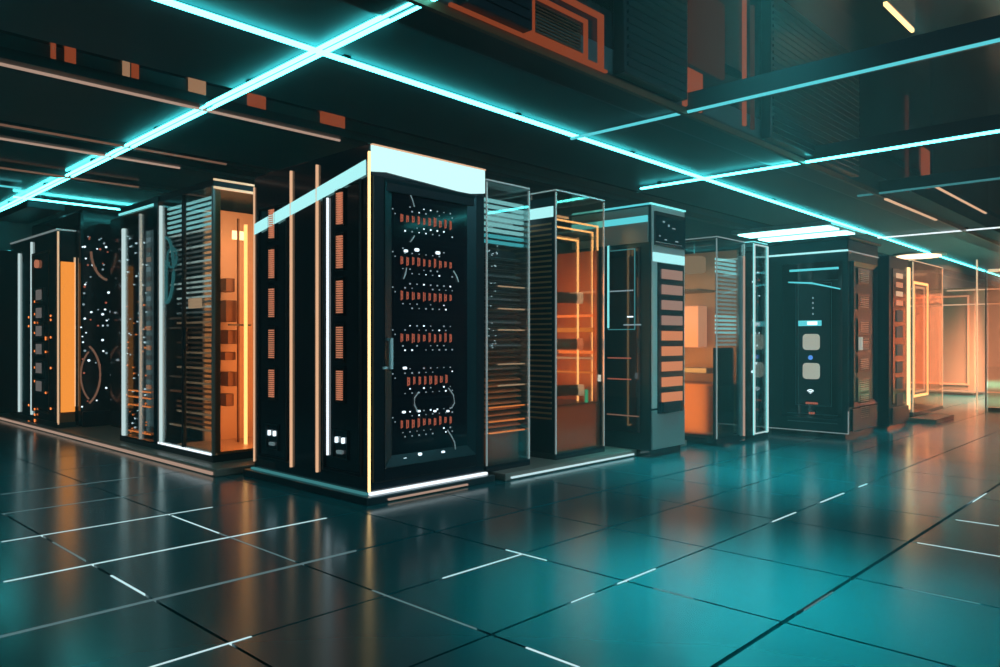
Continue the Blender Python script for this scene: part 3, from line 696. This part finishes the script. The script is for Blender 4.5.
# peach glass partition and far wall
for i, (px, lb) in enumerate(((977,'thin pale upright post of the peach glass partition'),(986,'second thin upright of the peach partition, beside the bright post'))):
    X = 13.6; y = PX(px,0,X)[1]; tp = 2.32 if i == 0 else 2.15
    P = tag(MB().box(X-.01, X+.01, y-.01, y+.01, 0, tp).build('partition_post', 'edge_warm' if i == 0 else 'steel'), lb, 'post', 'posts of the peach partition')
yy0 = PX(986,0,13.6)[1]
t = thing('partition_screen', (13.6, 1.0, 0), 'low peach-tinted glass screen at the far end of the aisle', 'partition')
MB().box(13.59, 13.61, -2.5, yy0-.03, .02, 2.12).build('glass_panel', 'glass_peach', t)
MB().box(13.57, 13.63, -2.5, yy0-.03, 2.12, 2.16).build('top_rail', 'edge_warm', t)
MB().box(13.57, 13.63, -2.5, yy0-.03, 0.0, .05).build('bottom_rail', 'steel', t)
for i, (z, y0, y1, lb) in enumerate(((1.9,1.2,3.4,'upper pale streak of light crossing the peach screen'),(1.66,1.5,4.3,'middle pale line crossing the peach screen'),(.22,.5,4.3,'low pale line crossing behind the peach screen'))):
    tag(MB().box(14.5,14.53,y0,y1,z,z+.018).build('rail_light','neon_peach'), lb, 'light strip', 'light rails behind the peach screen')
for i, (y, h, lb) in enumerate(((1.6,2.0,'far copper cabinet behind the peach screen at the edge of view'),(4.3,2.1,'far copper cabinet behind the glowing peach case'),(6.2,2.0,'copper cabinet far back behind the dark cabinets'))):
    t = thing('copper_cabinet', (17.5, y, 0), lb, 'server cabinet', 'far copper cabinets')
    MB().box(17.0, 18.0, y-.8, y+.8, .04, h).build('body', 'wall_rust', t, bevel=.02)
    MB().box(17.05, 17.9, y-.75, y+.75, 0, .04).build('plinth', 'copper_dark', t)
    m = MB(); m.frame(FXp(17.0), y-.7, y+.7, .2, h-.15, .03, 0, .02); m.build('door_frame', 'copper_mesh', t)

# ------------------------------------------------------------------ H : panelled case on the left
HX, HY, HX1, HY1, HH = 2.94, 6.09, 4.30, 8.13, 2.42
H = thing('panelled_server_case', (HX, HY, .06), 'long glass case with orange-lit end, silver slats and lit racks behind glass', 'glass case')
FH_, FHe = FXp(HX), FYp(HY)
MB().box(HX, HX1, HY, HY1, .06, .12).build('base', 'gloss_black', H)
MB().box(HX, HX1, HY, HY1, HH-.06, HH).build('top', 'teal_metal', H, bevel=.005)
hy = lambda px: PX(px,0,HX)[1]; hz = lambda px,py: PX(px,py,HX)[2]
e = MB(); e.box(HX-.006, HX+.016, HY-.006, HY+.016, .12, HH-.06); e.build('corner_post', 'steel', H)
MB().fb(FHe, HX, HX1, HH-.012, HH+.004, 0, .012).build('edge_light', 'edge_warm', H)
MB().fb(FHe, HX, HX1, HH-.08, HH-.06, 0, .012).build('edge_light', 'edge_warm', H)
m = MB()
for px in (156.5,): m.fb(FH_, hy(159), hy(155), .12, HH, -.05, .012)
m.build('post', 'gloss_black', H)
MB().fb(FH_, hy(161.6), hy(160.4), .12, HH-.1, -.01, .012).build('light_bar', 'bar_pale', H)
MB().fb(FH_, hy(124.6), hy(122.8), .12, 2.2, -.01, .012).build('light_bar', 'bar_pale', H)
MB().fb(FH_, hy(141), hy(140), .12, 2.3, -.01, .012).build('light_bar', 'edge_steel', H)
MB().fb(FH_, hy(184), hy(182.5), .12, HH-.06, -.02, .008).build('divider', 'satin_black', H)
MB().fb(FH_, hy(159), HY+.02, .118, .135, 0, .012).build('edge_light', 'neon_white', H)
MB().fb(FH_, HY1, hy(155), HH-.08, HH-.06, 0, .012).build('edge_light', 'edge_teal', H)
# glass
MB().fb(FH_, hy(155), HY1, .12, HH-.08, -.008, -.002).build('glass_panel', 'glass_clear', H)
MB().fb(FH_, HY+.02, hy(182), .12, HH-.06, -.008, -.002).build('glass_panel', 'glass_clear', H)
MB().fb(FH_, hy(184), hy(160), .12, HH-.06, -.008, -.002).build('glass_panel', 'glass_clear', H)
MB().fb(FHe, HX+.02, HX1, .12, HH-.08, -.008, -.002).build('glass_panel', 'glass_amber', H)
# orange end compartment
MB().box(HX+.28, HX1, HY+.75, HY+.79, .13, 2.3).build('back_panel', 'peach_case', H)
MB().box(HX+.05, HX1, HY+.02, HY+.8, .12, .14).build('floor_panel', 'peach_case', H)
for (px0,px1,ya,yb) in ((226,235,278,292),(226,237,300,322),(228,240,330,344),(225,236,352,360),(228,238,372,386),(226,234,394,406)):
    Y = HY+.55; a, z1_ = PY(px0,ya,Y)[0], PY(px0,ya,Y)[2]; b, z0_ = PY(px1,yb,Y)[0], PY(px1,yb,Y)[2]
    MB().box(a, b, Y, Y+.15, z0_, z1_).build('module', 'copper_dark', H, bevel=.006)
MB().box(PY(238,0,HY+.5)[0], PY(239.5,0,HY+.5)[0], HY+.5, HY+.52, .14, 2.2).build('rod', 'copper_dark', H)
MB().box(PY(245,0,HY+.3)[0], PY(247.5,0,HY+.3)[0], HY+.3, HY+.32, .14, 2.12).build('light_bar', 'neon_warm', H)
MB().box(PY(233,0,HY+.6)[0], PY(245,0,HY+.6)[0], HY+.6, HY+.62, 2.02, 2.1).build('interior_lamp', 'lamp_warm', H)
MB().box(PY(228,0,HY+.5)[0], PY(250,0,HY+.5)[0], HY+.48, HY+.5, PY(240,325,HY+.5)[2]-.008, PY(240,325,HY+.5)[2]+.008).build('shelf', 'gloss_black', H)
# slatted compartments
ib = MB().box(HX+.35, HX+.9, HY+.86, HY1-.06, .13, 2.1).build('inner_rack', 'satin_black', H)
lp = {}
for i in range(46):
    z = .30 + .044*i; ya, yb = HY+.02, hy(163)
    if i > 39: mt = 'slat_teal'
    elif 26 <= i <= 30: mt = 'louvre_silver'
    elif i % 3 == 0: mt = 'louvre_silver'
    else: mt = 'louvre_dark' if i > 8 else 'copper_dark'
    a1_ = yb - random.choice((0,.05,.2,.3)) if i < 38 else yb
    lp.setdefault(mt, MB()).box(HX+.04, HX+.06, ya+.03, a1_, z, z+.018)
for mt, m_ in lp.items(): m_.build('slat_panel', mt, H)
MB().box(HX+.02, HX+.035, hy(198), hy(186), hz(192,308), hz(192,298)).build('interior_lamp', 'neon_peach', H)
MB().fb(FH_, hy(188), hy(185), hz(186,350), hz(186,328), .002, .02).build('handle', 'gloss_black', H)
MB().box(HX+.03,HX+.075,HY+.02,HY+.05,.13,HH-.07).build('divider','steel',H)
# coiled cable behind the glass
pts = []
for i in range(25):
    q = math.radians(90 - i*12); pts.append((HX+.02, hy(163) - .16*max(0,math.cos(q)) - .02, hz(165,270)+.30*math.sin(q)))
MB().tube(pts, .014, 8).build('cable', 'neon_teal_dim', H, smooth=True)
MB().tube([(HX+.02,hy(165)-.1+.1*math.cos(math.radians(a_)),1.83+.09*math.sin(math.radians(a_))) for a_ in range(0,361,20)], .01, 8).build('cable','neon_teal_dim',H)
# dotted rack behind the left glass
FHi = FXp(HX+.12)
MB().box(HX+.12, HX+.8, hy(155)+.04, HY1-.03, .14, 2.2).build('inner_rack', 'gloss_black', H)
for i in range(17):
    yy = 240+i*9.8; a = PX(149,yy,HX+.12); 
    MB().fb(FHi, a[1]-.04, a[1]+.04, a[2]-.022, a[2]+.022, 0, .012).build('module_light', ('led_dim','screen_grey','line_peach')[i%3] if i < 8 else ('screen_grey','copper_mesh')[i%2], H)
for mt, n, sd in (('led_white',40,4),('neon_orange',30,5)):
    g = MB(); random.seed(sd)
    for i in range(n):
        px = random.uniform(127,147); yy = random.uniform(225,430) if sd==4 else random.uniform(300,440); a = PX(px,yy,HX+.12); s = random.uniform(.004,.009)
        g.fb(FHi, a[1]-s, a[1]+s, a[2]-s, a[2]+s, 0, .01)
    g.build('indicator_dots', mt, H)
for yy in (390,396,404,430): 
    a = PX(130,yy,HX+.11); b = PX(152,yy,HX+.11); MB().box(HX+.09,HX+.1,b[1],a[1],a[2]-.006,a[2]+.006).build('light_rod','neon_orange',H)

# ------------------------------------------------------------------ K : speckled cabinets, J : amber panel cabinet
Kx0, Kx1, KY = PY(77,0,9.7)[0]+.03, 4.4, 9.7
K = thing('speckled_cabinet', (Kx0, KY, .06), 'blue-black speckled cabinet between the amber panel and the long glass case', 'server cabinet')
MB().box(Kx0, Kx1, KY, 11.6, .06, 2.62).build('body', 'gloss_black', K, bevel=.04)
FK = FYp(KY)
for mt, n, sd in (('led_white',30,7),('led_rust',26,8),('led_dim',30,9)):
    g = MB(); random.seed(sd)
    for i in range(n):
        px = random.uniform(80,119); yy = random.uniform(235,435); a = PY(px,yy,KY); s = random.uniform(.007,.014)
        g.disc(FK, a[0], a[2], s, 0, .012, 8)
    g.build('indicator_dots', mt, K)
def karc(c, r, a0, a1, w):
    pts = []
    for i in range(13):
        q = math.radians(a0+(a1-a0)*i/12); pts.append(FK(c[0]+r*math.cos(q)*.6, c[2]+r*math.sin(q), .015))
    MB().tube(pts, w, 8)  .build('curved_trim', 'line_brown', K, smooth=True)
karc(PY(79,375,KY), .38, -62, 62, .012); karc(PY(99,375,KY), .34, 125, 235, .010); karc(PY(109,252,KY), .34, 182, 262, .014)
MB().box(Kx0+.02,Kx1,KY-.04,KY,.06,.24).build('kick_panel','satin_black',K,bevel=.01)
K2 = thing('speckled_cabinet', (3.35, 8.5, .06), 'slim dark cabinet standing close behind the long glass case', 'server cabinet')
MB().box(3.32, 4.3, 8.35, 9.5, .06, 2.5).build('body', 'gloss_black', K2, bevel=.03)
g = MB(); random.seed(21)
for i in range(30):
    px = random.uniform(103,119); yy = random.uniform(215,435); a = PY(px,yy,8.35)
    if a[0] < 3.36: continue
    g.disc(FYp(8.35), a[0], a[2], .009, 0, .01, 8)
g.build('indicator_dots','led_rust',K2)
MB().box(3.3,3.34,8.33,8.37,.06,2.45).build('corner_post','teal_metal',K2)

JX, JY, JY1, JH = 2.86, 9.81, 11.72, 2.36
J = thing('amber_panel_cabinet', (JX, JY, .06), 'dark cabinet with a tall solid amber glowing panel on its end', 'server cabinet')
FJ, FJe = FXp(JX), FYp(JY)
MB().box(JX, Kx0-.01, JY, JY1, .06, JH).build('body', 'gloss_black', J, bevel=.006)
MB().box(JX-.01, Kx0-.01, JY-.02, JY1, .06, .12).build('plinth', 'gunmetal', J)
a0_, a1_ = PY(60.5,0,JY)[0], PY(74.5,0,JY)[0]
MB().fb(FJe, a0_, a1_, PY(67,412,JY)[2], PY(67,262,JY)[2], .004, .02).build('amber_panel', 'neon_amber', J)
MB().fb(FJe, JX+.005, Kx0-.02, PY(67,412,JY)[2]-.17, PY(67,413,JY)[2], 0, .012).build('lower_panel', 'copper_case', J)
MB().fb(FJe, JX-.005, JX+.012, .1, 2.34, 0, .02).build('edge_light', 'edge_warm', J)
MB().fb(FJe, Kx0-.03, Kx0-.015, .3, 2.05, 0, .02).build('edge_light', 'edge_warm', J)
MB().fb(FJe, JX-.01, Kx0-.01, JH-.005, JH+.012, 0, .015).build('edge_light', 'edge_steel', J)
MB().fb(FJ, JY, JY1, JH-.005, JH+.012, 0, .015).build('edge_light', 'edge_steel', J)
jy = lambda px: PX(px,0,JX)[1]; jz = lambda px,py: PX(px,py,JX)[2]
for px, z1_ in ((20,2.2),(32.5,2.3)): MB().fb(FJ, jy(px+.35), jy(px-.35), .15, z1_, 0, .02).build('light_bar', 'bar_pale', J)
m = MB(); m.frame(FJ, jy(50), jy(33), .2, 2.15, .02, 0, .015); m.build('side_panel', 'copper_dark', J)
MB().disc(FJ, jy(38), jz(38,264), .05, 0, .03, 16).build('knob', 'copper_mesh', J)
for yy in (295,313,331,349,368,386):
    f = MB().fb(FJ, jy(44.5), jy(36), jz(40,yy+7), jz(40,yy-7), 0, .016).build('module', 'grey_module', J, bevel=.004)
    MB().fb(FJ, jy(43), jy(37.5), jz(40,yy+5), jz(40,yy-5), .014, .02).build('module_face', 'screen_grey', f)
MB().fb(FJ, jy(56), jy(50.5), .2, 2.1, 0, .012).build('side_panel', 'teal_metal', J)
g = MB(); random.seed(5)
for i in range(24):
    px = random.choice((30,36,47,52)); yy = random.uniform(300,425); g.fb(FJ, jy(px+.4), jy(px-.4), jz(px,yy)-.012, jz(px,yy)+.012, .012, .018)
g.build('indicator_dots','neon_orange',J)
# slanted signboard-like visor over J
MB().box(JX-.25, JX+.15, 10.05, 11.5, 2.62, 2.70).build('visor', 'gunmetal', J, bevel=.01)
# L : far corner cabinet
L_ = thing('corner_cabinet', (2.75, 12.5, 0), 'dim teal cabinet in the far corner past the amber panel cabinet', 'server cabinet')
MB().box(2.55, 3.9, 12.45, 13.6, 0, 2.35).build('body', 'gloss_black', L_, bevel=.01)
MB().fb(FXp(2.55), 12.5, 13.5, .3, 2.2, 0, .01).build('side_panel', 'teal_metal', L_)
MB().fb(FXp(2.55), 12.46, 12.49, .2, 2.2, 0, .02).build('light_bar', 'neon_teal_dim', L_)

# ------------------------------------------------------------------ unseen fill lights added inside cases
def area(name, loc, size, energy, col, rot=(0,0,0), sy=None, spread=180):
    l = bpy.data.lights.new(name, 'AREA'); l.spread = math.radians(spread); l.energy = energy; l.color = col; l.size = size
    if sy: l.shape = 'RECTANGLE'; l.size_y = sy
    o = bpy.data.objects.new(name, l); COL.objects.link(o); o.location = loc; o.rotation_euler = rot; return o
def point(name, loc, energy, col, r=.05):
    l = bpy.data.lights.new(name, 'POINT'); l.energy = energy; l.color = col; l.shadow_soft_size = r
    o = bpy.data.objects.new(name, l); COL.objects.link(o); o.location = loc; return o
ORG = (1.0, 0.36, 0.09); WRM = (1.0, 0.55, 0.30); TEA = (0.12, 0.95, 0.95)
def back_fill(x0, x1, y, z0, z1, energy, col):      # shines towards +y, onto the back of a case
    area('case_lamp', ((x0+x1)/2, y, (z0+z1)/2), x1-x0, energy, col, (math.radians(90), 0, 0), z1-z0)
def side_fill(x, y0, y1, z0, z1, energy, col):      # shines towards +x
    area('case_lamp', (x, (y0+y1)/2, (z0+z1)/2), y1-y0, energy, col, (math.radians(90), 0, math.radians(-90)), z1-z0)
back_fill(HX+.1, HX+1.0, HY+.03, 1.5, 2.3, 9, (1,.62,.38)); back_fill(HX+.1, HX+1.0, HY+.03, .15, 1.4, 11, (1,.42,.15))
side_fill(B0+.03, 4.2, 4.88, .55, 1.75, 11, ORG); back_fill(B0+.05, B1-.08, 4.13, .12, .5, .8, ORG)
side_fill(C0+.03, 3.95, 5.1, .1, 1.2, 10, ORG); side_fill(C0+.03, 3.95, 5.1, 1.2, 2.0, 6, WRM)
back_fill(C0+.03, C1-.12, CYY+.012, 1.0, 2.0, 1.2, (0.7,0.95,0.95))
back_fill(G0+.1, gx1-.1, GY+.05, .3, 1.9, 40, WRM)
back_fill(A0+.04, A1-.03, AY+.015, .12, 1.0, 1.0, ORG); back_fill(A0+.04, A1-.03, AY+.015, 1.0, 1.8, .6, (0.8,0.8,0.85))
side_fill(HX+.014, 6.17, 7.1, .2, 1.3, 1.8, WRM); side_fill(HX+.014, 6.17, 7.1, 1.3, 2.3, 4.0, (0.75,0.92,0.9))
side_fill(HX+.014, 7.25, 8.05, .2, 2.2, 2.5, (0.5,0.8,0.85))
# unseen fill lights added for the far end, floor and rack faces
for (x,y,z,en) in ((16.0,2.0,2.9,900),(17.5,-0.8,2.9,1500),(22.0,3.0,2.9,2000),(21.2,5.6,2.9,900),(19.0,0.0,3.0,1500)):
    area('hall_lamp', (x,y,z), 1.6, en, (1.0,0.50,0.30), spread=100)  # warm fill added to brighten the far end
for (x,y,en,sp) in ((3.05,1.5,28,28),(6.2,2.7,40,38),(9.6,2.6,16,46)):
    area('gallery_lamp', (x,y,5.35), .7, en, TEA, spread=sp)  # added overhead to pool teal light on the floor
for (x,y,z,tx,ty,en) in ((4.0,-2.6,4.6,4.6,4.2,34),(9.0,-2.6,4.6,8.2,3.2,20),(-3.5,5.0,2.9,3.0,6.5,8)):
    d_ = Vector((tx-x, ty-y, 1.0-z)); area('gallery_lamp', (x,y,z), 1.4, en, (0.45,0.9,1.0) if x < 8 else (0.72,0.92,1.0), d_.to_track_quat('-Z','Y').to_euler(), spread=70)  # fill added from outside the view to shape the rack faces
for (x,y,en) in ((0.9,4.9,4),(0.6,7.4,7)):
    area('gallery_lamp', (x,y,3.2), .5, en, TEA, spread=110)  # teal fill added over the left floor

# ------------------------------------------------------------------ world, camera
w = bpy.data.worlds.new('World'); SC.world = w; w.use_nodes = True
w.node_tree.nodes['Background'].inputs[0].default_value = (0.015, 0.05, 0.08, 1); w.node_tree.nodes['Background'].inputs[1].default_value = 0.3
vsn = w.node_tree.nodes.new('ShaderNodeVolumeScatter'); vsn.inputs['Color'].default_value = (0.9, 0.97, 1, 1)
vsn.inputs['Density'].default_value = 0.010; w.node_tree.links.new(vsn.outputs[0], w.node_tree.nodes['World Output'].inputs['Volume'])
cam = bpy.data.cameras.new('Camera'); co = bpy.data.objects.new('Camera', cam); COL.objects.link(co); SC.camera = co
cam.sensor_width = 36; cam.lens = 36*FPX/1000; cam.shift_y = (HZ-333.5)/1000; cam.clip_end = 200
co.location = (0, 0, EYE)
fwd = Vector((AF, AR, 0)); co.rotation_euler = fwd.to_track_quat('-Z', 'Y').to_euler()
vs = SC.view_settings; vs.view_transform = 'Standard'; vs.look = 'None'; vs.exposure = 0.0; vs.gamma = 1.0; vs.use_curve_mapping = False
SC.cycles.use_denoising = True
SC.cycles.max_bounces = 10; SC.cycles.transparent_max_bounces = 16
SC.cycles.sample_clamp_indirect = 6.0
